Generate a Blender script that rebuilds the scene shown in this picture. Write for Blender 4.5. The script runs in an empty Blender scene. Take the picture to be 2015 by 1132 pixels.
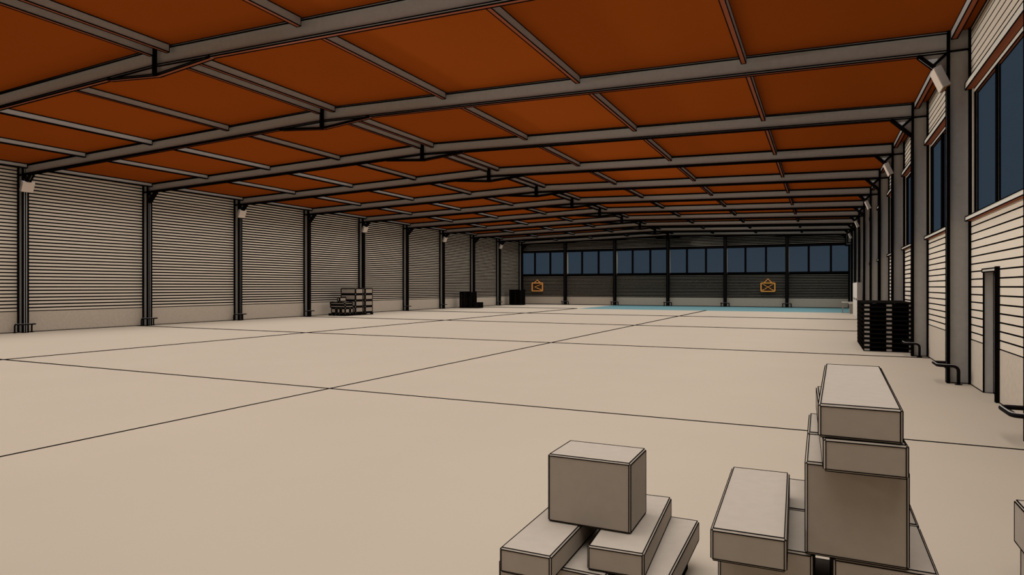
import bpy, math
from math import sin, cos, radians, hypot

# ------------------------------------------------------------------ layout (metres)
W = 2.431            # inner face of the right wall; hall is 30 m wide
L = W - 30.0         # inner face of the left wall
MID = W - 15.0       # ridge
F0 = 13.95           # first full portal frame
BAY = 5.0
YB = 59.15           # inner face of the back wall
YF = -1.3            # inner face of the front wall
PITCH = 0.134        # siding board pitch
PL = 0.805           # plinth height
ORD = ['first', 'second', 'third', 'fourth', 'fifth', 'sixth', 'seventh', 'eighth', 'ninth', 'tenth',
       'eleventh', 'twelfth', 'thirteenth', 'fourteenth']


def roof_z(x):
    return 6.37 + 0.0262 * (15.0 - abs(x - MID))


def fy(k):
    return F0 + BAY * k


# ------------------------------------------------------------------ materials
def lin(c):
    c = c / 255.0
    return c / 12.92 if c <= 0.04045 else ((c + 0.055) / 1.055) ** 2.4


def mat(name, rgb, rough=0.85, var=0.0, scale=3.0, bump=0.0, metal=0.0, spec=0.2):
    m = bpy.data.materials.new(name)
    m.use_nodes = True
    nt = m.node_tree
    b = nt.nodes['Principled BSDF']
    b.inputs['Roughness'].default_value = rough
    b.inputs['Metallic'].default_value = metal
    b.inputs['Specular IOR Level'].default_value = spec
    b.inputs['Base Color'].default_value = (*rgb, 1)
    if var > 0 or bump > 0:
        tc = nt.nodes.new('ShaderNodeTexCoord')
        nz = nt.nodes.new('ShaderNodeTexNoise')
        nz.inputs['Scale'].default_value = scale
        nz.inputs['Detail'].default_value = 6
        nt.links.new(tc.outputs['Object'], nz.inputs['Vector'])
        if var > 0:
            mr = nt.nodes.new('ShaderNodeMapRange')
            mr.inputs['From Min'].default_value = 0.3
            mr.inputs['From Max'].default_value = 0.7
            mr.inputs['To Min'].default_value = 1 - var
            mr.inputs['To Max'].default_value = 1 + var
            nt.links.new(nz.outputs['Fac'], mr.inputs['Value'])
            mx = nt.nodes.new('ShaderNodeVectorMath')
            mx.operation = 'SCALE'
            mx.inputs[0].default_value = rgb
            nt.links.new(mr.outputs['Result'], mx.inputs['Scale'])
            nt.links.new(mx.outputs['Vector'], b.inputs['Base Color'])
        if bump > 0:
            bp = nt.nodes.new('ShaderNodeBump')
            bp.inputs['Strength'].default_value = bump
            bp.inputs['Distance'].default_value = 0.004
            nt.links.new(nz.outputs['Fac'], bp.inputs['Height'])
            nt.links.new(bp.outputs['Normal'], b.inputs['Normal'])
    return m


M_EDGE = mat('black_edging', (0.004, 0.003, 0.003), 0.9, spec=0.0)
M_FLOOR = mat('cream_screed', (0.34, 0.287, 0.226), 0.8, 0.015, 0.6, spec=0.05)
M_TURQ = mat('turquoise_paint', (0.075, 0.165, 0.18), 0.7, 0.03, 0.6)
M_SIDE = mat('pale_cladding', (0.62, 0.55, 0.455), 0.7, 0.02, 2.0)
M_PLINTH = mat('plinth_concrete', (0.46, 0.4, 0.325), 0.95, 0.07, 14.0, 0.15)
M_STEEL = mat('grey_steel', (0.40, 0.395, 0.38), 0.75, 0.05, 9.0)
M_DARK = mat('dark_post_paint', (0.012, 0.011, 0.011), 0.8, 0.05, 9.0, spec=0.05)
M_UNDER = mat('red_underlight', (0.28, 0.075, 0.03), 0.8, 0.04, 6.0)  # warm light from below, painted onto downward faces
M_ROOF = mat('roof_lining_underlight', (0.27, 0.06, 0.008), 0.9, 0.02, 0.5, spec=0.0)  # orange glow from below is put into the lining's colour
M_BOX = mat('cream_cardboard', (0.315, 0.27, 0.222), 0.9, 0.03, 18.0, 0.05)
M_WOOD = mat('dark_pallet_wood', (0.008, 0.007, 0.006), 0.95, 0.1, 12.0, spec=0.0)
M_BLOCK = mat('grey_pallet_block', (0.36, 0.33, 0.30), 0.9, 0.06, 20.0)
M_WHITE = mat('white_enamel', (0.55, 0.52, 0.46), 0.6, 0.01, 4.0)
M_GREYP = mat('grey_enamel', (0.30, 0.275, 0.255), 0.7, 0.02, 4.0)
M_ORANGE = mat('orange_gizmo_wire', (1.0, 0.42, 0.09), 0.5)
M_PIPE = mat('black_guard_pipe', (0.006, 0.005, 0.005), 0.7, spec=0.05)
M_STRIPE = mat('pale_stripe', (0.35, 0.33, 0.31), 0.5)  # one pale stripe along black pipes and the door post
M_LAMP = mat('cream_lamp_lens', (0.62, 0.53, 0.45), 0.6)
M_LAMPB = mat('lamp_base_underlight', (0.22, 0.10, 0.03), 0.7)  # warm underlight painted on the lamp's bottom face
M_DOOR = mat('door_grey', (0.36, 0.34, 0.31), 0.6)

M_GLASS = bpy.data.materials.new('window_glass')
M_GLASS.use_nodes = True
_nt = M_GLASS.node_tree
_nt.nodes.clear()
_o = _nt.nodes.new('ShaderNodeOutputMaterial')
_t = _nt.nodes.new('ShaderNodeBsdfTransparent')
_t.inputs['Color'].default_value = (0.96, 0.98, 1.0, 1)
_g = _nt.nodes.new('ShaderNodeBsdfGlossy')
_g.inputs['Roughness'].default_value = 0.15
_mx = _nt.nodes.new('ShaderNodeMixShader')
_mx.inputs['Fac'].default_value = 0.012
_nt.links.new(_t.outputs[0], _mx.inputs[1])
_nt.links.new(_g.outputs[0], _mx.inputs[2])
_nt.links.new(_mx.outputs[0], _o.inputs['Surface'])

# ------------------------------------------------------------------ mesh builder
COL = bpy.context.scene.collection


def line_w(p, f=1.0):
    """Edging bars are heavier further from the camera, keeping an even width in pixels."""
    return max(0.0035, 0.00148 * f * hypot(p[0], p[1]))


class MB:
    def __init__(self):
        self.v, self.f, self.m, self.mats = [], [], [], []

    def mi(self, m):
        if m not in self.mats:
            self.mats.append(m)
        return self.mats.index(m)

    def quad(self, pts, m):
        n = len(self.v)
        self.v += [tuple(p) for p in pts]
        self.f.append(tuple(range(n, n + len(pts))))
        self.m.append(self.mi(m))

    def hexa(self, c, m, faces=None):
        """c: 8 corners, bottom ring 0-3 (ccw seen from above) then top ring 4-7. faces: {index: material}"""
        n = len(self.v)
        self.v += [tuple(p) for p in c]
        F = [(3, 2, 1, 0), (4, 5, 6, 7), (0, 1, 5, 4), (1, 2, 6, 5), (2, 3, 7, 6), (3, 0, 4, 7)]
        for i, q in enumerate(F):
            self.f.append(tuple(n + j for j in q))
            self.m.append(self.mi((faces or {}).get(i, m)))

    def bar(self, p, q, f=1.0, m=None, w=None):
        """square black edging bar along p-q"""
        m = m or M_EDGE
        d = [q[i] - p[i] for i in range(3)]
        ln = math.sqrt(sum(x * x for x in d))
        if ln < 1e-6:
            return
        d = [x / ln for x in d]
        up = (0, 0, 1) if abs(d[2]) < 0.9 else (1, 0, 0)
        s = (d[1] * up[2] - d[2] * up[1], d[2] * up[0] - d[0] * up[2], d[0] * up[1] - d[1] * up[0])
        sl = math.sqrt(sum(x * x for x in s))
        s = [x / sl for x in s]
        u = (s[1] * d[2] - s[2] * d[1], s[2] * d[0] - s[0] * d[2], s[0] * d[1] - s[1] * d[0])
        c = []
        for e in (p, q):
            r = (w if w else line_w(e, f)) / 2
            for a, b in ((-1, -1), (1, -1), (1, 1), (-1, 1)):
                c.append(tuple(e[i] + r * (a * s[i] + b * u[i]) for i in range(3)))
        n = len(self.v)
        self.v += c
        k = self.mi(m)
        for i in range(4):
            j = (i + 1) % 4
            self.f.append((n + i, n + j, n + 4 + j, n + 4 + i))
            self.m.append(k)
        self.f.append((n + 3, n + 2, n + 1, n))
        self.m.append(k)
        self.f.append((n + 4, n + 5, n + 6, n + 7))
        self.m.append(k)

    def edges(self, c, which='all', f=1.0):
        E = {'bot': [(0, 1), (1, 2), (2, 3), (3, 0)], 'top': [(4, 5), (5, 6), (6, 7), (7, 4)],
             'ver': [(0, 4), (1, 5), (2, 6), (3, 7)]}
        L_ = E['bot'] + E['top'] + E['ver'] if which == 'all' else sum((E[w] for w in which.split()), [])
        for a, b in L_:
            self.bar(c[a], c[b], f)

    def box(self, x0, x1, y0, y1, z0, z1, m, edge=None, faces=None, f=1.0):
        c = [(x0, y0, z0), (x1, y0, z0), (x1, y1, z0), (x0, y1, z0), (x0, y0, z1), (x1, y0, z1), (x1, y1, z1), (x0, y1, z1)]
        self.hexa(c, m, faces)
        if edge:
            self.edges(c, edge, f)
        return c

    def along(self, P, Q, up, s0, s1, u0, u1, m, edge=True, faces=None, f=1.0, ends=True):
        """box along P-Q; side axis = dir x up. s,u offsets"""
        d = [Q[i] - P[i] for i in range(3)]
        ln = math.sqrt(sum(x * x for x in d))
        d = [x / ln for x in d]
        s = (d[1] * up[2] - d[2] * up[1], d[2] * up[0] - d[0] * up[2], d[0] * up[1] - d[1] * up[0])
        sl = math.sqrt(sum(x * x for x in s))
        s = [x / sl for x in s]
        pt = lambda e, a, b: tuple(e[i] + a * s[i] + b * up[i] for i in range(3))
        c = [pt(P, s0, u0), pt(P, s1, u0), pt(Q, s1, u0), pt(Q, s0, u0), pt(P, s0, u1), pt(P, s1, u1), pt(Q, s1, u1), pt(Q, s0, u1)]
        self.hexa(c, m, faces)
        if edge:
            for a, b in ((1, 2), (3, 0), (5, 6), (7, 4)):
                self.bar(c[a], c[b], f)
            if ends:
                for a, b in ((0, 1), (2, 3), (4, 5), (6, 7), (0, 4), (1, 5), (2, 6), (3, 7)):
                    self.bar(c[a], c[b], f)
        return c

    def tube(self, pts, r, m, n=10, stripe=None):
        rings = []
        for i, p in enumerate(pts):
            a = pts[max(i - 1, 0)]
            b = pts[min(i + 1, len(pts) - 1)]
            d = [b[j] - a[j] for j in range(3)]
            ln = math.sqrt(sum(x * x for x in d))
            d = [x / ln for x in d]
            up = (0, 0, 1) if abs(d[2]) < 0.75 else (0.3, 0.95, 0)
            s = (d[1] * up[2] - d[2] * up[1], d[2] * up[0] - d[0] * up[2], d[0] * up[1] - d[1] * up[0])
            sl = math.sqrt(sum(x * x for x in s))
            s = [x / sl for x in s]
            u = (s[1] * d[2] - s[2] * d[1], s[2] * d[0] - s[0] * d[2], s[0] * d[1] - s[1] * d[0])
            st = len(self.v)
            for k in range(n):
                t = 2 * math.pi * k / n
                self.v.append(tuple(p[j] + r * (cos(t) * s[j] + sin(t) * u[j]) for j in range(3)))
            rings.append(st)
        for i in range(len(rings) - 1):
            for k in range(n):
                j = (k + 1) % n
                self.f.append((rings[i] + k, rings[i] + j, rings[i + 1] + j, rings[i + 1] + k))
                self.m.append(self.mi(stripe if (stripe and k == 2) else m))
        for st, rev in ((rings[0], True), (rings[-1], False)):
            ring = [st + k for k in range(n)]
            self.f.append(tuple(reversed(ring) if rev else ring))
            self.m.append(self.mi(m))

    def build(self, name, loc=(0, 0, 0), parent=None, smooth=False):
        """vertices are in world space; loc is the origin (for a child: its parent's location)"""
        me = bpy.data.meshes.new(name)
        me.from_pydata([(p[0] - loc[0], p[1] - loc[1], p[2] - loc[2]) for p in self.v], [], self.f)
        for m in self.mats:
            me.materials.append(m)
        me.polygons.foreach_set('material_index', self.m)
        if smooth:
            me.polygons.foreach_set('use_smooth', [True] * len(self.f))
        me.update()
        o = bpy.data.objects.new(name, me)
        COL.objects.link(o)
        if parent is not None:
            o.parent = parent
        else:
            o.location = loc
        return o


def tag(o, label=None, cat=None, group=None, kind=None):
    if label:
        o['label'] = label
    if cat:
        o['category'] = cat
    if group:
        o['group'] = group
    if kind:
        o['kind'] = kind
    return o


def empty(name, loc, label, cat, group=None, kind=None):
    o = bpy.data.objects.new(name, None)
    o.empty_display_size = 0.2
    COL.objects.link(o)
    o.location = loc
    return tag(o, label, cat, group, kind)


# ------------------------------------------------------------------ floor
m = MB()
m.box(L - 0.4, W + 0.4, YF - 0.3, YB + 0.4, -0.3, 0.0, M_FLOOR)
TQ0 = 48.55
m.quad([(L + 10, TQ0, 0.002), (W, TQ0, 0.002), (W, YB, 0.002), (L + 10, YB, 0.002)], M_TURQ)
Z = 0.004
for y in (8.54, 18.54, 28.54, 38.54):
    n = 12
    for i in range(n):
        m.bar((L + 30.0 * i / n, y, Z), (L + 30.0 * (i + 1) / n, y, Z), 0.85)
m.bar((L, TQ0, Z), (L + 10, TQ0, Z), 0.85)
for x in (L + 10, L + 20):
    ys = [YF, 3, 6, 9, 13, 18, 24, 31, 39, TQ0]
    for a, b in zip(ys, ys[1:]):
        m.bar((x, a, Z), (x, b, Z), 0.85)
tag(m.build('floor'), 'cream screed floor with black joint lines and a turquoise painted strip at the back', 'floor', kind='structure')

# ------------------------------------------------------------------ ceiling (two slopes with a solid thickness)
m = MB()
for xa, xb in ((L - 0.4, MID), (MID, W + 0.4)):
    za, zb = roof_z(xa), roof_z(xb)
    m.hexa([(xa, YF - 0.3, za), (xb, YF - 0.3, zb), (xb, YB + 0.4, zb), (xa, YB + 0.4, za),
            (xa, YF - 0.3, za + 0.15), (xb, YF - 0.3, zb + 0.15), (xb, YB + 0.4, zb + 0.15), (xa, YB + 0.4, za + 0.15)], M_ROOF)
tag(m.build('ceiling'), 'roof lining with painted orange underlight above the steel purlins', 'ceiling', kind='structure')


# ------------------------------------------------------------------ siding walls
def boards(m, axis, c, out, a0, a1, z0, z1, gw):
    """boards along 'axis' ('y' for side walls at x=c, 'x' for the back wall at y=c). out = direction into the room."""
    k0 = int(round((z0 - PL) / PITCH))
    zs = PL + k0 * PITCH
    dpt = 0.012 * out

    def P(a, z, o=0.0):
        return (c + o, a, z) if axis == 'y' else (a, c + o, z)
    while zs < z1 - 0.01:
        zt = min(zs + PITCH, z1)
        b0, b1 = zs + gw / 2, zt - gw / 2
        if b1 > b0 + 0.004:
            m.quad([P(a0, b0, dpt), P(a1, b0, dpt), P(a1, b1, dpt), P(a0, b1, dpt)], M_SIDE)
            m.quad([P(a0, b1, dpt), P(a1, b1, dpt), P(a1, b1), P(a0, b1)], M_EDGE)
            m.quad([P(a0, b0), P(a1, b0), P(a1, b0, dpt), P(a0, b0, dpt)], M_EDGE)
        m.quad([P(a0, zs - gw / 2), P(a1, zs - gw / 2), P(a1, zs + gw / 2), P(a0, zs + gw / 2)], M_EDGE)
        zs += PITCH
    m.quad([P(a0, z1 - gw / 2), P(a1, z1 - gw / 2), P(a1, z1), P(a0, z1)], M_EDGE)


def groove(x, y, k=0.00168, lo=0.024):  # groove width also grows with distance from the camera at the origin
    return min(0.100, max(lo, k * hypot(x, y)))


# left wall
m = MB()
m.box(L - 0.3, L - 0.001, YF - 0.3, YB + 0.3, 0, 6.6, M_SIDE)
for k in range(-3, 10):
    y0, y1 = max(YF, fy(k)), min(YB, fy(k + 1))
    if k == 9:
        continue
    m.box(L - 0.05, L + 0.02, y0, y1, 0, PL - 0.01, M_PLINTH)
    boards(m, 'y', L, 1, y0, y1, PL, roof_z(L), groove(L, (y0 + y1) / 2))
    m.bar((L + 0.02, y0, 0.008), (L + 0.02, y1, 0.008), 0.8)
tag(m.build('wall_left'), 'long left wall of horizontal pale cladding above a concrete plinth', 'wall', kind='structure')

# right wall: windows in every bay between z 3.0 and 5.2, a door in the bay before the first frame
WZ0, WZ1 = 2.95, 5.33
D0, D1, DZ = 11.90, 12.90, 2.0
m = MB()
T = 0.065
m.box(W + 0.001, W + T, YF - 0.3, D0, 0, WZ0, M_SIDE)
m.box(W + 0.001, W + T, D1, YB + 0.3, 0, WZ0, M_SIDE)
m.box(W + 0.001, W + T, D0, D1, DZ, WZ0, M_SIDE)
m.box(W + 0.001, W + T, YF - 0.3, YB + 0.3, WZ1, 6.6, M_SIDE)
m.box(W + 0.16, W + 0.22, D0 - 0.06, D1 + 0.06, 0, DZ + 0.06, M_SIDE)
m.box(W + 0.06, W + 0.16, D0 - 0.06, D0, 0, DZ, M_SIDE)
m.box(W + 0.06, W + 0.16, D1, D1 + 0.06, 0, DZ, M_SIDE)
m.box(W + 0.06, W + 0.16, D0 - 0.06, D1 + 0.06, DZ, DZ + 0.06, M_SIDE)
for k in range(-3, 10):
    m.box(W + 0.001, W + T, max(YF - 0.3, fy(k) - 0.14), fy(k) + 0.14, WZ0, WZ1, M_SIDE)
for k in range(-3, 9):
    y0, y1 = max(YF, fy(k)), min(YB, fy(k + 1))
    gw = groove(W, y0 + 1.0, 0.00185, 0.022)
    if k == -1:
        gw = 0.024
        zc = PL + PITCH * 9
        for a, b in ((y0, D0), (D1, y1)):
            boards(m, 'y', W, -1, a, b, PL, zc, gw)
            m.box(W - 0.015, W + 0.05, a, b, 0, PL - 0.01, M_PLINTH)
            m.bar((W - 0.015, a, 0.006), (W - 0.015, b, 0.006), 0.8)
        boards(m, 'y', W, -1, y0, y1, zc, WZ0, gw)
    else:
        boards(m, 'y', W, -1, y0, y1, PL, WZ0, gw)
        m.box(W - 0.015, W + 0.05, y0, y1, 0, PL - 0.01, M_PLINTH)
        m.bar((W - 0.015, y0, 0.006), (W - 0.015, y1, 0.006), 0.8)
    boards(m, 'y', W, -1, y0, y1, PL + PITCH * 34, roof_z(W), gw)
    m.bar((W - 0.02, y0, roof_z(W) - 0.005), (W - 0.02, y1, roof_z(W) - 0.005), 0.8)
tag(m.build('wall_right'), 'long right wall of pale horizontal boards with a high window band and a door', 'wall', kind='structure')

# back wall
m = MB()
BZ0, BZ1 = 2.98, 5.20
m.box(L - 0.3, W + 0.3, YB + 0.001, YB + 0.3, 0, BZ0, M_SIDE)
m.box(L - 0.3, W + 0.3, YB + 0.001, YB + 0.3, BZ1, 7.0, M_SIDE)
for i in range(7):
    x = L + 5 * i
    m.box(max(L - 0.3, x - 0.15), min(W + 0.3, x + 0.15), YB + 0.001, YB + 0.3, BZ0, BZ1, M_SIDE)
for i in range(6):
    x0, x1 = L + 5 * i, L + 5 * (i + 1)
    gw = 0.115
    boards(m, 'x', YB, -1, x0, x1, PL, BZ0 - 0.1, gw)
    boards(m, 'x', YB, -1, x0, x1, PL + PITCH * 33, min(roof_z(x0), roof_z(x1)) + 0.1, gw)
    m.box(x0, x1, YB - 0.02, YB + 0.05, 0, PL - 0.03, M_PLINTH)
    m.bar((x0, YB - 0.02, 0.01), (x1, YB - 0.02, 0.01), 0.9)
tag(m.build('wall_back'), 'dark lined back wall with a row of eighteen blue grey window panes', 'wall', kind='structure')

m = MB()
m.box(L - 0.3, W + 0.3, YF - 0.3, YF, 0, 7.0, M_SIDE)
tag(m.build('wall_front'), 'pale front wall behind the viewer', 'wall', kind='structure')

# ------------------------------------------------------------------ windows of the right wall
wn = 0
for k in range(-2, 9):
    y0, y1 = fy(k) + 0.14, fy(k + 1) - 0.14
    wn += 1
    xg = W + 0.05
    w = empty('window_%d' % wn, (W, (y0 + y1) / 2, WZ0),
              'high window band in the %s bay of the right wall' % ORD[wn - 1], 'window', kind='structure')
    lo = tuple(w.location)
    # sill: projecting ledge, warm light from below painted on its underside
    m = MB()
    c = m.box(W - 0.10, xg + 0.02, y0 - 0.06, y1 + 0.06, WZ0 - 0.03, WZ0 + 0.045, M_WHITE, faces={0: M_UNDER})
    m.edges(c, 'top bot ver', 0.8)
    m.build('sill', lo, w)
    # head: two stepped pieces
    m = MB()
    c = m.box(W - 0.10, W + 0.03, y0 - 0.06, y1 + 0.06, WZ1 - 0.06, WZ1 + 0.06, M_WHITE, faces={0: M_UNDER})
    m.edges(c, 'top bot ver', 0.8)
    c = m.box(W + 0.03, xg + 0.03, y0, y1, WZ1 - 0.14, WZ1 - 0.06, M_WHITE, faces={0: M_UNDER})
    m.edges(c, 'bot', 0.8)
    m.build('head', lo, w)
    m = MB()
    for a, b in ((y0, y0 + 0.07), (y1 - 0.07, y1)):
        m.box(xg - 0.018, xg + 0.014, a, b, WZ0 + 0.045, WZ1 - 0.14, M_STEEL, 'ver')
    m.build('frame', lo, w)
    step = (y1 - y0) / 3
    for i in (1, 2):
        m = MB()
        yy = y0 + step * i
        m.box(xg - 0.018, xg + 0.014, yy - 0.035, yy + 0.035, WZ0 + 0.045, WZ1 - 0.14, M_STEEL, 'ver', f=1.2)
        m.build('mullion', lo, w)
    for i in range(3):
        m = MB()
        m.box(xg, xg + 0.012, y0 + step * i + 0.05, y0 + step * (i + 1) - 0.05, WZ0 + 0.045, WZ1 - 0.14, M_GLASS)
        m.build('pane', lo, w)

# windows of the back wall
for i in range(6):
    x0, x1 = L + 5 * i + 0.15, L + 5 * (i + 1) - 0.15
    wn += 1
    yg = YB + 0.06
    w = empty('window_%d' % wn, ((x0 + x1) / 2, YB, BZ0),
              'three pane window in the back wall, %s from the left' % ORD[i], 'window', kind='structure')
    lo = tuple(w.location)
    m = MB()
    m.box(x0, x1, YB - 0.06, yg + 0.05, BZ0 - 0.10, BZ0 + 0.05, M_EDGE)
    m.build('sill', lo, w)
    m = MB()
    m.box(x0, x1, YB - 0.06, yg + 0.05, BZ1 - 0.05, BZ1 + 0.12, M_EDGE)
    m.build('head', lo, w)
    step = (x1 - x0 + 0.3) / 3
    for j in (1, 2):
        m = MB()
        xx = x0 - 0.15 + step * j
        m.box(xx - 0.08, xx + 0.08, YB - 0.03, yg + 0.05, BZ0 + 0.05, BZ1 - 0.05, M_EDGE)
        m.build('mullion', lo, w)
    for j in range(3):
        m = MB()
        a = max(x0, x0 - 0.15 + step * j + 0.08)
        b = min(x1, x0 - 0.15 + step * (j + 1) - 0.08)
        m.box(a, b, yg, yg + 0.012, BZ0 + 0.05, BZ1 - 0.05, M_GLASS)
        m.build('pane', lo, w)

# ------------------------------------------------------------------ door in the right wall
d = empty('door_1', (W, (D0 + D1) / 2, 0), 'recessed grey door in the right wall below the window band', 'door', kind='structure')
lo = tuple(d.location)
m = MB()
m.box(W + 0.125, W + 0.16, D0, D1, 0.01, DZ - 0.03, M_DOOR)
m.build('door_leaf', lo, d)
m = MB()
c = m.box(W - 0.012, W + 0.125, D1 - 0.015, D1, 0.0, DZ, M_STEEL)
m.edges(c, 'ver bot')
m.bar((W + 0.12, D0, 0.01), (W + 0.12, D1, 0.01))
m.build('jamb', lo, d)
m = MB()
c = m.box(W - 0.03, W + 0.125, D0, D1, DZ - 0.015, DZ + 0.035, M_WHITE, faces={0: M_UNDER})
m.edges(c, 'all')
m.build('head', lo, d)
m = MB()
c = m.box(W - 0.055, W + 0.02, D0 - 0.075, D0, 0.0, DZ + 0.045, M_PIPE)
m.box(W - 0.056, W - 0.05, D0 - 0.05, D0 - 0.03, 0.0, DZ + 0.02, M_STRIPE)
m.edges(c, 'ver top')
m.build('doorpost', lo, d)
m = MB()
m.box(W + 0.07, W + 0.125, D0 + 0.08, D0 + 0.2, 1.0, 1.03, M_PIPE)
m.build('handle', lo, d)

# ------------------------------------------------------------------ portal frames
DEP, FW_, TF = 0.39, 0.17, 0.022
RW, RT = 0.10, 0.040     # rafter flange width and thickness


def ibeam(m, P, Q, up, depth, width, seam=False, f=1.0, warm_under=False, sign=1):
    """I-section with its outer (upper) face on P-Q, hanging depth below along -up"""
    h = width / 2
    m.along(P, Q, up, -h, h, -RT, 0, M_STEEL, f=f, ends=False)
    m.along(P, Q, up, -h, h, -depth, -depth + RT, M_STEEL, f=f, ends=False, faces={0: M_UNDER} if warm_under else None)
    m.along(P, Q, up, -0.008, 0.008, -depth + RT, -RT, M_STEEL, edge=False)


for k in range(-2, 10):
    y = fy(k)
    fr = empty('portal_frame', (MID, y, 0), 'grey steel portal frame spanning the hall, %s from the front' % ORD[k + 2],
               'steel frame', 'portal frames of the hall', kind='thing')
    lo = tuple(fr.location)
    for sgn, xw in ((-1, L), (1, W)):
        if k == -2 and sgn < 0:
            pass
        # column, flanges facing across the hall
        m = MB()
        xo, xi = xw - sgn * 0.02, xw - sgn * 0.36
        zt = roof_z(xi) - 0.01
        for xa in (xo, xi):
            x0, x1 = sorted((xa, xa + (sgn * TF if xa == xi else -sgn * TF)))
            c = m.box(x0, x1, y - FW_ / 2, y + FW_ / 2, 0, zt, M_STEEL)
            m.edges(c, 'ver bot', 1.15)
        x0, x1 = sorted((xo, xi))
        m.box(x0 + TF, x1 - TF, y - 0.008, y + 0.008, 0, zt, M_STEEL)
        m.bar((x0, y - 0.008, 0.006), (x1, y - 0.008, 0.006), 0.9)
        # seam down the middle of the inner flange, stiffener level with the rafter's lower flange
        m.bar((xi, y, 0.0), (xi, y, zt), 0.8)
        zs = roof_z(xi) - DEP
        m.box(x0 + TF, x1 - TF, y - FW_ / 2 + 0.01, y + FW_ / 2 - 0.01, zs, zs + 0.015, M_STEEL, 'bot top', f=0.9)
        m.build('column', lo, fr)
        # rafter
        m = MB()
        xa, xb = xi, MID
        up = (sgn * 0.0262, 0, 1.0)
        n = math.sqrt(1 + 0.0262 ** 2)
        up = (up[0] / n, 0, up[2] / n)
        segs = 6
        for i in range(1):
            ibeam(m, (xa, y, roof_z(xa) - 0.004), (xb, y, roof_z(xb) - 0.004), up, DEP, RW, f=1.0, warm_under=True)
        m.build('rafter', lo, fr)
        # knee haunch
        m = MB()
        hx = xi - sgn * 0.43
        za, zb = roof_z(hx) - DEP, roof_z(xi) - DEP - 0.42
        A, B, C = (hx, za), (xi, zb), (xi, roof_z(xi) - DEP)
        for yy in (y - 0.007, y + 0.007):
            m.quad([(A[0], yy, A[1]), (B[0], yy, B[1]), (C[0], yy, C[1])], M_STEEL)
        dx, dz = B[0] - A[0], B[1] - A[1]
        ln = hypot(dx, dz)
        upk = (sgn * -dz / ln * (1 if True else 1), 0, abs(dx) / ln)
        m.along((A[0], y, A[1]), (B[0], y, B[1]), upk, -RW / 2, RW / 2, -0.03, 0.0, M_STEEL, f=1.5)
        mx_, mz_ = (A[0] + B[0]) / 2, (A[1] + B[1]) / 2
        m.along((mx_, y, mz_), (C[0], y, C[1]), (-(C[1] - mz_) / hypot(C[0] - mx_, C[1] - mz_), 0, (C[0] - mx_) / hypot(C[0] - mx_, C[1] - mz_)) if sgn > 0 else
                ((C[1] - mz_) / hypot(C[0] - mx_, C[1] - mz_), 0, abs(C[0] - mx_) / hypot(C[0] - mx_, C[1] - mz_)),
                -RW / 2, RW / 2, -0.008, 0.008, M_STEEL, f=1.4)
        m.build('knee_bracket', lo, fr)
    # ridge haunch: shallow triangle under the joint plus the pair of end plates
    m = MB()
    zr = roof_z(MID) - DEP
    dip = 0.175
    hw = 1.62
    zl = roof_z(MID - hw) - DEP
    for yy in (y - 0.007, y + 0.007):
        m.quad([(MID - hw, yy, zl), (MID, yy, zr - dip), (MID + hw, yy, zl), (MID, yy, zr)], M_STEEL)
    for s in (-1, 1):
        P, Q = (MID + s * hw, y, zl), (MID, y, zr - dip)
        ln = hypot(hw, zl - zr + dip)
        u = (-s * (zl - zr + dip) / ln, 0, hw / ln)
        m.along(P, Q, u, -RW / 2, RW / 2, -0.02, 0.012, M_STEEL, ends=False, faces={0: M_UNDER})
    m.build('ridge_haunch', lo, fr)
    m = MB()
    for a, b in ((-0.052, -0.03), (0.03, 0.052)):
        c = m.box(MID + a, MID + b, y - FW_ / 2, y + FW_ / 2, zr - dip, roof_z(MID) - 0.03, M_STEEL)
        m.edges(c, 'ver bot', 1.2)
    m.build('ridge_plate', lo, fr)

# ------------------------------------------------------------------ purlins (channels between the frames)
PX = [(-26.90, 'along the left wall'), (-23.32, 'second from the left wall'), (-19.76, 'third from the left wall'),
      (-16.22, 'fourth from the left wall'), (-12.61, 'on the left of the ridge pair'), (-12.09, 'on the right of the ridge pair'),
      (-8.52, 'fourth from the right wall'), (-4.95, 'third from the right wall'), (-1.37, 'second from the right wall'),
      (2.21, 'along the right wall')]
for b in range(-2, 9):
    for i, (x, where) in enumerate(PX):
        if b == -2 and i < 4:
            continue
        y0, y1 = fy(b) + FW_ / 2 + 0.012, fy(b + 1) - FW_ / 2 - 0.012
        if b == 8:
            y1 = fy(9) - 0.1
        zt = roof_z(x) - 0.004
        zb = zt - 0.165
        m = MB()
        P, Q = (x, y0, 0), (x, y1, 0)
        w = 0.09
        m.box(x - w, x, y0, y1, zb, zb + 0.012, M_STEEL, faces={0: M_UNDER})  # bottom face takes the painted underlight
        m.box(x - w, x, y0, y1, zt - 0.012, zt, M_STEEL)
        m.box(x - 0.012, x, y0, y1, zb + 0.012, zt - 0.012, M_STEEL)
        m.box(x - w, x - w + 0.008, y0, y1, zb + 0.012, zt - 0.012, M_STEEL)
        for xx in (x, x - w):
            m.bar((xx, y0, zb), (xx, y1, zb), 0.85)
            zq = zt - line_w((xx, y1), 0.75) / 2
            m.bar((xx, y0, zq), (xx, y1, zq), 0.75)
        for yy in (y0, y1):
            m.bar((x - w, yy, zb), (x, yy, zb), 0.7)
            m.bar((x, yy, zb), (x, yy, zt), 0.6)
        o = m.build('purlin', (x, (y0 + y1) / 2, zb))
        tag(o, 'grey steel purlin in the %s roof bay, %s' % (ORD[b + 2], where), 'purlin', 'roof purlins')

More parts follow.
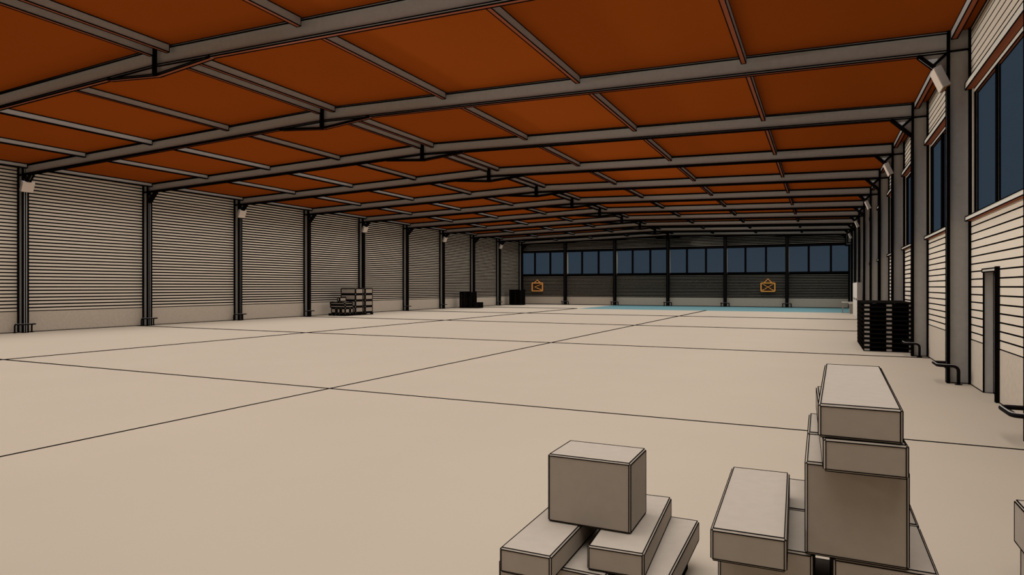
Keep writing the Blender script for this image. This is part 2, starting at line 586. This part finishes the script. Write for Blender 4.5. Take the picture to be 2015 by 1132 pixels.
# ------------------------------------------------------------------ gable posts on the back wall
for i in range(1, 6):
    x = L + 5 * i
    yp = YB - 0.20
    o = MB()
    for ya, yb in ((yp - 0.11, yp - 0.09), (yp + 0.09, yp + 0.11)):
        c = o.box(x - 0.10, x + 0.10, ya, yb, 0, roof_z(x) - 0.42, M_DARK)
        o.edges(c, 'ver', 0.7)
    o.box(x - 0.01, x + 0.01, yp - 0.09, yp + 0.09, 0, roof_z(x) - 0.42, M_DARK)
    ob = o.build('gable_post', (x, yp, 0))
    tag(ob, 'dark steel post standing against the back wall, %s from the left' % ORD[i - 1], 'post', 'posts of the back wall', kind='thing')


# ------------------------------------------------------------------ pipe guards around the column bases
def guard(loc, dx, dy, label, r=0.028, hgt=0.33, reach=0.31, half=0.29):
    """U rail; dx,dy = unit direction away from the wall. loc = leg line centre."""
    tx, ty = -dy, dx
    g = empty('column_guard', (loc[0], loc[1], 0), label, 'pipe guard', 'pipe guards at the column bases')
    lo = tuple(g.location)

    def pt(a, b, z):
        return (loc[0] + a * dx + b * tx, loc[1] + a * dy + b * ty, z)
    path = []
    cr = 0.09
    # one continuous bent pipe: leg, bend, arm, corner, front rail, corner, arm, bend, leg
    path.append(pt(0, -half, 0.0))
    for t in range(0, 6):
        a = t / 5 * math.pi / 2
        path.append(pt(cr * (1 - cos(a)), -half, hgt - cr + cr * sin(a)))
    for t in range(0, 6):
        a = t / 5 * math.pi / 2
        path.append(pt(reach - cr + cr * sin(a), -half + cr * (1 - cos(a)), hgt))
    for t in range(0, 6):
        a = t / 5 * math.pi / 2
        path.append(pt(reach - cr + cr * cos(a), half - cr + cr * sin(a), hgt))
    for t in range(0, 6):
        a = math.pi / 2 - t / 5 * math.pi / 2
        path.append(pt(cr * (1 - cos(a)), half, hgt - cr + cr * sin(a)))
    path.append(pt(0, half, 0.0))
    m = MB()
    m.tube(path, r, M_PIPE, 12, M_STRIPE)
    m.build('rail', lo, g, smooth=True)
    for s in (-half, half):
        m = MB()
        cx_, cy_, _ = pt(0, s, 0)
        m.tube([(cx_, cy_, 0.0), (cx_, cy_, 0.012)], r * 2.1, M_PIPE, 14)
        m.build('foot_plate', lo, g)


for k in range(-1, 4):
    guard((W - 0.22, fy(k) + 0.08), -1, 0, 'black bent pipe guard round the right wall column, %s from the front' % ORD[k + 2])
for k in range(0, 9):
    guard((L + 0.22, fy(k)), 1, 0, 'black bent pipe guard round the left wall column, %s from the front' % ORD[k + 2])
for i in range(1, 6):
    guard((L + 5 * i, YB - 0.2), 0, -1, 'black pipe guard at the back wall post, %s from the left' % ORD[i - 1], r=0.04, half=0.33)


# ------------------------------------------------------------------ flood lights on every second column
def flood(k, sgn):
    xw = W if sgn > 0 else L
    y = fy(k)
    side = 'right' if sgn > 0 else 'left'
    n = {0: 'first', 2: 'second', 4: 'third', 6: 'fourth', 8: 'fifth'}[k]
    hx, hz = xw - sgn * 0.60, 5.70       # upper front edge
    th = radians(22)
    f = empty('flood_light', (hx + sgn * 0.2, y, hz), 'tilted cream flood light high on the %s wall columns, %s from the front' % (side, n),
              'flood light', 'flood lights on the columns')
    lo = tuple(f.location)
    lx, lz = sgn * sin(th), -cos(th)      # down the lens
    nx, nz = sgn * cos(th), sin(th)       # from lens to back
    y0, y1 = y - 0.20, y + 0.22

    def c8(a0, a1, b0, b1, ya, yb):
        P = lambda a, b, yy: (hx + a * lx + b * nx, yy, hz + a * lz + b * nz)
        lo_ = [P(a1, b0, ya), P(a1, b1, ya), P(a1, b1, yb), P(a1, b0, yb)]
        hi_ = [P(a0, b0, ya), P(a0, b1, ya), P(a0, b1, yb), P(a0, b0, yb)]
        return lo_ + hi_ if sgn > 0 else [lo_[i] for i in (1, 0, 3, 2)] + [hi_[i] for i in (1, 0, 3, 2)]
    m = MB()
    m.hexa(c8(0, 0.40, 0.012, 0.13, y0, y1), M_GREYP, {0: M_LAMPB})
    m.build('housing', lo, f)
    m = MB()
    m.hexa(c8(0.008, 0.392, 0, 0.012, y0 + 0.01, y1 - 0.01), M_LAMP)
    m.build('lens', lo, f)
    m = MB()
    ax, az = hx + 0.15 * lx + 0.13 * nx, hz + 0.15 * lz + 0.13 * nz
    m.tube([(ax, y, az), (xw - sgn * 0.375, y, az - 0.02)], 0.02, M_PIPE, 8)
    m.build('bracket', lo, f)


for k in (0, 2, 4, 6, 8):
    flood(k, 1)
    flood(k, -1)


# ------------------------------------------------------------------ cardboard boxes
def carton(x0, x1, y0, y1, z0, z1, label, group, rot=0.0, near=True, name='cardboard_box'):
    """closed carton; rot in degrees about its front left corner. Soft edges drawn as two thin lines each."""
    a = radians(rot)

    def R(p):
        dx, dy = p[0] - x0, p[1] - y0
        return (x0 + dx * cos(a) - dy * sin(a), y0 + dx * sin(a) + dy * cos(a), p[2])
    m = MB()
    if near:
        b = 0.009
        # chamfered body: 24 vertices
        def v(ix, iy, iz, ax):
            xs, ys, zs = (x0, x1)[ix], (y0, y1)[iy], (z0, z1)[iz]
            sx, sy, sz = (1, -1)[ix], (1, -1)[iy], (1, -1)[iz]
            o = [xs + (0 if ax == 0 else sx * b), ys + (0 if ax == 1 else sy * b), zs + (0 if ax == 2 else sz * b)]
            return R(o)
        for ax in range(3):
            for e in (0, 1):
                if ax == 0:
                    idx = [(e, 0, 0), (e, 1, 0), (e, 1, 1), (e, 0, 1)]
                elif ax == 1:
                    idx = [(0, e, 0), (0, e, 1), (1, e, 1), (1, e, 0)]
                else:
                    idx = [(0, 0, e), (1, 0, e), (1, 1, e), (0, 1, e)]
                q = [v(*i, ax) for i in idx]
                if e == 0:
                    q = q[::-1]
                m.quad(q, M_BOX)
                for i in range(4):
                    p_, q_ = q[i], q[(i + 1) % 4]
                    m.bar(p_, q_, 0.8)
        # chamfer strips
        for ax1, ax2 in ((0, 1), (0, 2), (1, 2)):
            ax3 = 3 - ax1 - ax2
            for e1 in (0, 1):
                for e2 in (0, 1):
                    def ii(e3):
                        t = [0, 0, 0]
                        t[ax1], t[ax2], t[ax3] = e1, e2, e3
                        return t
                    m.quad([v(*ii(0), ax1), v(*ii(1), ax1), v(*ii(1), ax2), v(*ii(0), ax2)], M_BOX)
    else:
        c = [R(p) for p in [(x0, y0, z0), (x1, y0, z0), (x1, y1, z0), (x0, y1, z0), (x0, y0, z1), (x1, y0, z1), (x1, y1, z1), (x0, y1, z1)]]
        m.hexa(c, M_BOX)
        r = line_w(c[0], 1.15) / 2 - 0.003     # edging let into the corners
        ci = [R(p) for p in [(x0 + r, y0 + r, z0 + r), (x1 - r, y0 + r, z0 + r), (x1 - r, y1 - r, z0 + r), (x0 + r, y1 - r, z0 + r),
                             (x0 + r, y0 + r, z1 - r), (x1 - r, y0 + r, z1 - r), (x1 - r, y1 - r, z1 - r), (x0 + r, y1 - r, z1 - r)]]
        m.edges(ci, 'all', 1.15)
    o = m.build(name, ((x0 + x1) / 2, (y0 + y1) / 2, z0))
    return tag(o, label, 'box', group)


def pallet(x0, x1, y0, y1, z0, label, group, hgt=0.12, parts=False, f=1.0):
    s = hgt / 0.12
    if parts:
        p = empty('pallet', ((x0 + x1) / 2, (y0 + y1) / 2, z0), label, 'pallet', group)
        lo = tuple(p.location)
    m = MB()
    nb = 5
    bw = (y1 - y0) / nb * 0.8
    e = 'all'
    for i in range(nb):
        yc = y0 + bw / 2 + (y1 - y0 - bw) * i / (nb - 1)
        m.box(x0, x1, yc - bw / 2, yc + bw / 2, z0 + 0.1 * s, z0 + 0.119 * s, M_WOOD)
    xc = [x0 + 0.08, (x0 + x1) / 2, x1 - 0.08]
    for c in xc:
        m.box(c - 0.075, c + 0.075, y0, y1, z0 + 0.07 * s, z0 + 0.1 * s, M_WOOD)
    if parts:
        m.build('top_deck', lo, p)
        m = MB()
    for yc in (y0 + 0.06, (y0 + y1) / 2, y1 - 0.06):
        m.box(x0, x1, yc - 0.06, yc + 0.06, z0, z0 + 0.02 * s, M_WOOD)
    if parts:
        m.build('bottom_deck', lo, p)
    for c in xc:
        for yc in (y0 + 0.06, (y0 + y1) / 2, y1 - 0.06):
            if parts:
                m = MB()
            m.box(c - 0.075, c + 0.075, yc - 0.06, yc + 0.06, z0 + 0.02 * s, z0 + 0.08 * s, M_BLOCK if parts else M_WOOD, 'ver' if parts else None, f=0.7)
            if parts:
                m.build('block', lo, p)
    if parts:
        return p
    o = m.build('pallet', ((x0 + x1) / 2, (y0 + y1) / 2, z0))
    return tag(o, label, 'pallet', group)


G1 = 'cream boxes of the front left pile'
G2 = 'cream boxes of the front right pile'
# front left pile
pallet(-1.53, -0.74, 3.25, 4.05, 0.0, 'dark pallet under the pile topped by the single cube box', 'pallets under the front piles', 0.144, parts=True, f=0.5)
carton(-1.56, -1.272, 3.08, 4.02, 0.1445, 0.271, 'flat cream box on the pallet, left one below the large cube box', G1)
carton(-1.268, -0.982, 3.14, 4.08, 0.1445, 0.271, 'flat cream box on the pallet, middle one below the large cube box', G1)
carton(-0.978, -0.69, 3.20, 4.15, 0.1445, 0.271, 'flat cream box sticking out lowest on the right below the large cube box', G1)
carton(-1.493, -1.210, 2.957, 3.90, 0.2715, 0.398, 'flat cream box carrying the left half of the large cube box', G1, 1.0)
carton(-1.093, -0.800, 3.175, 4.12, 0.2715, 0.398, 'flat cream box carrying the right half of the large cube box', G1, 3.6)
carton(-1.411, -0.930, 3.410, 3.776, 0.3985, 0.783, 'large cream cube box resting across two flat boxes', G1, 0.6)
# front right pile
pallet(-0.37, 0.37, 2.95, 3.85, 0.0, 'dark pallet under the tall pile of cream boxes at the front right', 'pallets under the front piles', 0.144, parts=True, f=0.5)
carton(-0.400, -0.135, 2.89, 3.86, 0.1445, 0.271, 'flat cream box lowest on the left of the tall front right pile', G2)
carton(-0.130, 0.140, 2.89, 3.86, 0.1445, 0.271, 'flat cream box seen through the slot at the foot of the tall pile', G2)
carton(0.145, 0.405, 2.89, 3.86, 0.1445, 0.271, 'flat cream box lowest on the right of the tall front right pile', G2)
carton(-0.400, -0.028, 2.89, 3.433, 0.2715, 0.651, 'deep cream box under the tilted flat box, front left of the tall pile', G2)
carton(-0.400, -0.028, 3.445, 3.98, 0.2715, 0.651, 'deep cream box back left in the tall pile, behind the tilted flat box', G2)
carton(0.045, 0.405, 2.89, 3.440, 0.2715, 0.651, 'deep cream box front right in the tall pile, below the big square front', G2)
carton(0.045, 0.405, 3.452, 3.98, 0.2715, 0.651, 'deep cream box back right in the tall pile with a sliver of top showing', G2)
carton(-0.396, -0.116, 2.650, 3.610, 0.6515, 0.780, 'flat cream box lying alone on the left shoulder of the tall pile', G2, 1.8)
carton(-0.058, 0.308, 2.884, 3.43, 0.6515, 1.029, 'big cream box with the square front in the middle of the tall pile', G2)
carton(-0.058, 0.308, 3.472, 3.995, 0.6515, 1.029, 'big cream box directly behind the square fronted box of the tall pile', G2)
carton(0.009, 0.294, 2.762, 4.19, 1.0295, 1.156, 'long flat cream box second from the top of the tall pile', G2, 1.3)
carton(-0.009, 0.276, 2.778, 4.225, 1.1565, 1.287, 'long flat cream box on the very top of the tall pile', G2, -1.3)
# pile cut by the right picture edge
G3 = 'cream boxes beside the right wall'
carton(1.06, 1.43, 4.15, 4.70, 0.0, 0.2345, 'cream box on the floor under another, nearest the right wall column', G3)
carton(1.032, 1.42, 4.16, 4.71, 0.235, 0.485, 'cream box set on another one, cut off beside the right wall', G3)

# pile of cartons by the left wall
G4 = 'cream boxes stacked on the pallet by the left wall'
XA0, XA1, YA0, YA1 = -26.75, -25.60, 31.18, 32.85
pallet(XA0 - 0.03, XA1 + 0.02, YA0 - 0.03, YA1 + 0.03, 0.0, 'dark pallet under the tall block of boxes by the left wall', 'pallets by the left wall', 0.144)
rows = ['lowest', 'second', 'third', 'top']
for r in range(4):
    z0 = 0.15 + r * 0.382
    for s, (ya, yb, nm) in enumerate(((YA0, YA0 + 0.72, 'near'), (YA0 + 0.92, YA1, 'far'))):
        carton(XA0, XA1, ya, yb, z0, z0 + 0.378, 'cream box in the %s layer, %s side, of the block by the left wall' % (rows[r], nm), G4, near=False)
XB0, XB1, YB0, YB1 = -26.75, -25.58, 30.22, 30.95
G5 = 'small boxes in front of the block by the left wall'
pallet(XB0 - 0.1, XB1 + 0.03, YB0 - 0.03, YB1 + 0.02, 0.0, 'dark pallet under the low heap of small boxes by the left wall', 'pallets by the left wall', 0.144)
sm = [(XB0 + 0.08, XB0 + 0.45, 'left'), (XB0 + 0.53, XB0 + 0.78, 'middle'), (XB0 + 0.86, XB1, 'right')]
for a, b, nm in sm:
    carton(a, b, YB0, YB0 + 0.4, 0.15, 0.47, 'small cream box at the bottom %s of the low heap' % nm, G5, near=False)
carton(XB0 + 0.3, XB1, YB0 + 0.46, YB1, 0.15, 0.47, 'small cream box at the bottom back of the low heap', G5, near=False)
carton(XB0, XB1, YB0, YB1, 0.475, 0.655, 'flat cream box lying low across the heap of small boxes', G5, near=False)
carton(XB0 - 0.02, XB1 - 0.04, YB0, YB1, 0.66, 0.83, 'flat cream box lying upper across the heap of small boxes', G5, near=False)
carton(-26.25, -26.05, YB0 + 0.05, YB0 + 0.65, 0.835, 1.14, 'small cream cube box on top of the low heap', G5, near=False)

# ------------------------------------------------------------------ pallet stacks
GP = 'dark pallets stacked beside the right wall'
names = ['front', 'second', 'third', 'rear']
for s in range(4):
    y0 = 19.86 + s * 0.86
    for r in range(11):
        lab = 'dark wooden pallet in the %s stack by the right wall, %s from the floor' % (names[s], ORD[r])
        pallet(1.05, 2.25, y0, y0 + 0.8, r * 0.12, lab, GP, parts=(s == 0), f=0.95 if s == 0 else 0.9)
GQ = 'dark pallets stacked beside the left wall'
for (x0, x1, y0, nr, nm, n2) in ((-26.9, -25.75, 45.9, 11, 'tall', 'stack near the eighth left column'), (-25.65, -25.2, 46.0, 4, 'low', 'stack beside the tall left wall stack'),
                                 (-27.05, -25.75, 55.6, 12, 'tall', 'stack in the far left corner')):
    for r in range(nr):
        pallet(x0, x1, y0, y0 + 0.9, r * 0.12, 'dark pallet in the %s %s, %s from the floor' % (nm, n2, ORD[r]), GQ, f=1.0)

# ------------------------------------------------------------------ things by the far right wall
lk = empty('storage_locker', (2.1, 42.2, 0), 'tall white storage locker row behind the dark pallet stacks', 'locker')
lo = tuple(lk.location)
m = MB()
m.box(1.80, 2.04, 39.80, 44.7, 0.0, 1.99, M_GREYP, faces={5: M_WHITE})  # shade painted in: lit long side white, other sides grey
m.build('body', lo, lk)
for i in range(4):
    m = MB()
    ya = 39.82 + i * 1.22
    m.box(1.788, 1.7995, ya, ya + 1.2, 0.03, 1.96, M_WHITE)
    dd = m.build('door', lo, lk)
    m = MB()
    m.box(1.765, 1.788, ya + 0.1, ya + 0.16, 1.0, 1.12, M_PIPE)
    m.build('handle', lo, dd)
tb = empty('table', (1.75, 48.6, 0), 'small grey table standing by the far end of the right wall', 'table')
lo = tuple(tb.location)
m = MB()
m.box(1.29, 2.0, 48.2, 49.0, 0.68, 0.73, M_WHITE)
m.build('table_top', lo, tb)
for x in (1.33, 1.96):
    for y in (48.25, 48.95):
        m = MB()
        m.box(x - 0.025, x + 0.025, y - 0.025, y + 0.025, 0, 0.68, M_GREYP)
        m.build('leg', lo, tb)
bn = empty('storage_bin', (1.82, 47.4, 0), 'grey bin with a pale lid in front of the small table', 'bin')
lo = tuple(bn.location)
m = MB()
m.hexa([(1.70, 47.22, 0), (1.94, 47.22, 0), (1.94, 47.6, 0), (1.70, 47.6, 0), (1.67, 47.17, 0.63), (1.97, 47.17, 0.63), (1.97, 47.65, 0.63), (1.67, 47.65, 0.63)], M_GREYP)
m.build('body', lo, bn)
m = MB()
m.box(1.65, 1.99, 47.15, 47.67, 0.63, 0.68, M_WHITE)
m.build('lid', lo, bn)
m = MB()
m.box(1.62, 1.66, 47.3, 47.5, 0.35, 0.58, M_PIPE)
m.build('handle', lo, bn)
ub = empty('wall_unit', (2.1, 58.6, 5.15), 'pale grey box unit fixed high in the far right corner', 'wall unit')
lo = tuple(ub.location)
m = MB()
m.box(1.84, 2.40, 58.3, 59.1, 5.12, 6.0, M_STEEL, 'all')
m.build('housing', lo, ub)
m = MB()
m.box(1.95, 2.33, 58.26, 58.3, 5.3, 5.9, M_GREYP, 'all')
m.build('cover', lo, ub)

# orange camera gizmos of the 3D editor, built as wires on the back wall
for (x0, x1, z0, z1, ap, lab, cross) in ((-26.15, -25.02, 1.34, 2.13, 2.44, 'small orange wire camera gizmo on the back wall, left one near the corner', 0),
                                         (-4.62, -3.52, 1.37, 2.08, 2.43, 'small orange wire camera gizmo with a cross on the back wall, right one', 1)):
    y = YB - 0.1
    xm = (x0 + x1) / 2
    wv = 0.09
    g = empty('camera_gizmo', (xm, y, z0), lab, 'wire frame', 'orange camera gizmos on the back wall')
    lo = tuple(g.location)
    m = MB()
    for p, q in (((x0, y, z0), (x1, y, z0)), ((x1, y, z0), (x1, y, z1)), ((x1, y, z1), (x0, y, z1)), ((x0, y, z1), (x0, y, z0))):
        m.bar(p, q, m=M_ORANGE, w=wv)
    m.build('frame', lo, g)
    m = MB()
    m.bar((x0 + 0.22, y, z1), (xm, y, ap), m=M_ORANGE, w=0.055)
    m.bar((x1 - 0.22, y, z1), (xm, y, ap), m=M_ORANGE, w=0.055)
    m.build('up_triangle', lo, g)
    m = MB()
    if cross:
        m.bar((x0, y, z0), (x1, y, z1), m=M_ORANGE, w=0.045)
        m.bar((x0, y, z1), (x1, y, z0), m=M_ORANGE, w=0.045)
    else:
        m.bar((x1 - 0.1, y, z1 - 0.1), (x0 + 0.3, y, (z0 + z1) / 2), m=M_ORANGE, w=0.05)
        m.bar((x1 - 0.1, y, z0 + 0.1), (x0 + 0.3, y, (z0 + z1) / 2), m=M_ORANGE, w=0.05)
        m.bar((x0, y, z0), (x0, y, z1), m=M_ORANGE, w=0.1)
    m.build('cross_wires', lo, g)

# ------------------------------------------------------------------ light
world = bpy.data.worlds.new('dusk_sky')
bpy.context.scene.world = world
world.use_nodes = True
bg = world.node_tree.nodes['Background']
bg.inputs['Color'].default_value = (lin(45), lin(56), lin(66), 1)
bg.inputs['Strength'].default_value = 1.0


def area(name, loc, rot, sx, sy, power, col, spread=180):
    l = bpy.data.lights.new(name, 'AREA')
    l.shape = 'RECTANGLE'
    l.size, l.size_y = sx, sy
    l.energy = power
    l.color = col
    l.spread = radians(spread)
    o = bpy.data.objects.new(name, l)
    COL.objects.link(o)
    o.location = loc
    o.rotation_euler = rot
    return o


LEN = YB - YF - 0.4
YC = (YB + YF) / 2
# added overhead fill without fixtures, one large field centred under the ridge
area('overhead_fill', (MID, YC, 5.92), (0, 0, 0), 29.0, LEN, 7950, (1, 0.985, 0.96), 104)
# added unseen fill strips below the ridge, brightening the two long walls
area('wall_fill', (MID + 1.5, YC, 5.85), (0, radians(-80), 0), 0.3, LEN, 760, (1, 0.975, 0.93), 58)
area('wall_fill', (MID - 1.5, YC, 5.85), (0, radians(78), 0), 0.3, LEN, 215, (1, 0.94, 0.88), 58)

# ------------------------------------------------------------------ camera
cam = bpy.data.cameras.new('camera')
cam.sensor_width = 36.0
cam.lens = 1262.83 / 2015 * 36.0
cam.shift_y = -(566.0 - 564.82) / 2015
cam.clip_start = 0.05
cam.clip_end = 300
co = bpy.data.objects.new('camera', cam)
COL.objects.link(co)
co.location = (0, 0, 1.7431)
co.rotation_euler = (radians(90), 0, radians(25.6866))
sc = bpy.context.scene
sc.camera = co
sc.view_settings.view_transform = 'Standard'
sc.view_settings.look = 'None'
sc.view_settings.gamma = 1
sc.view_settings.use_curve_mapping = False
sc.view_settings.exposure = 0.0
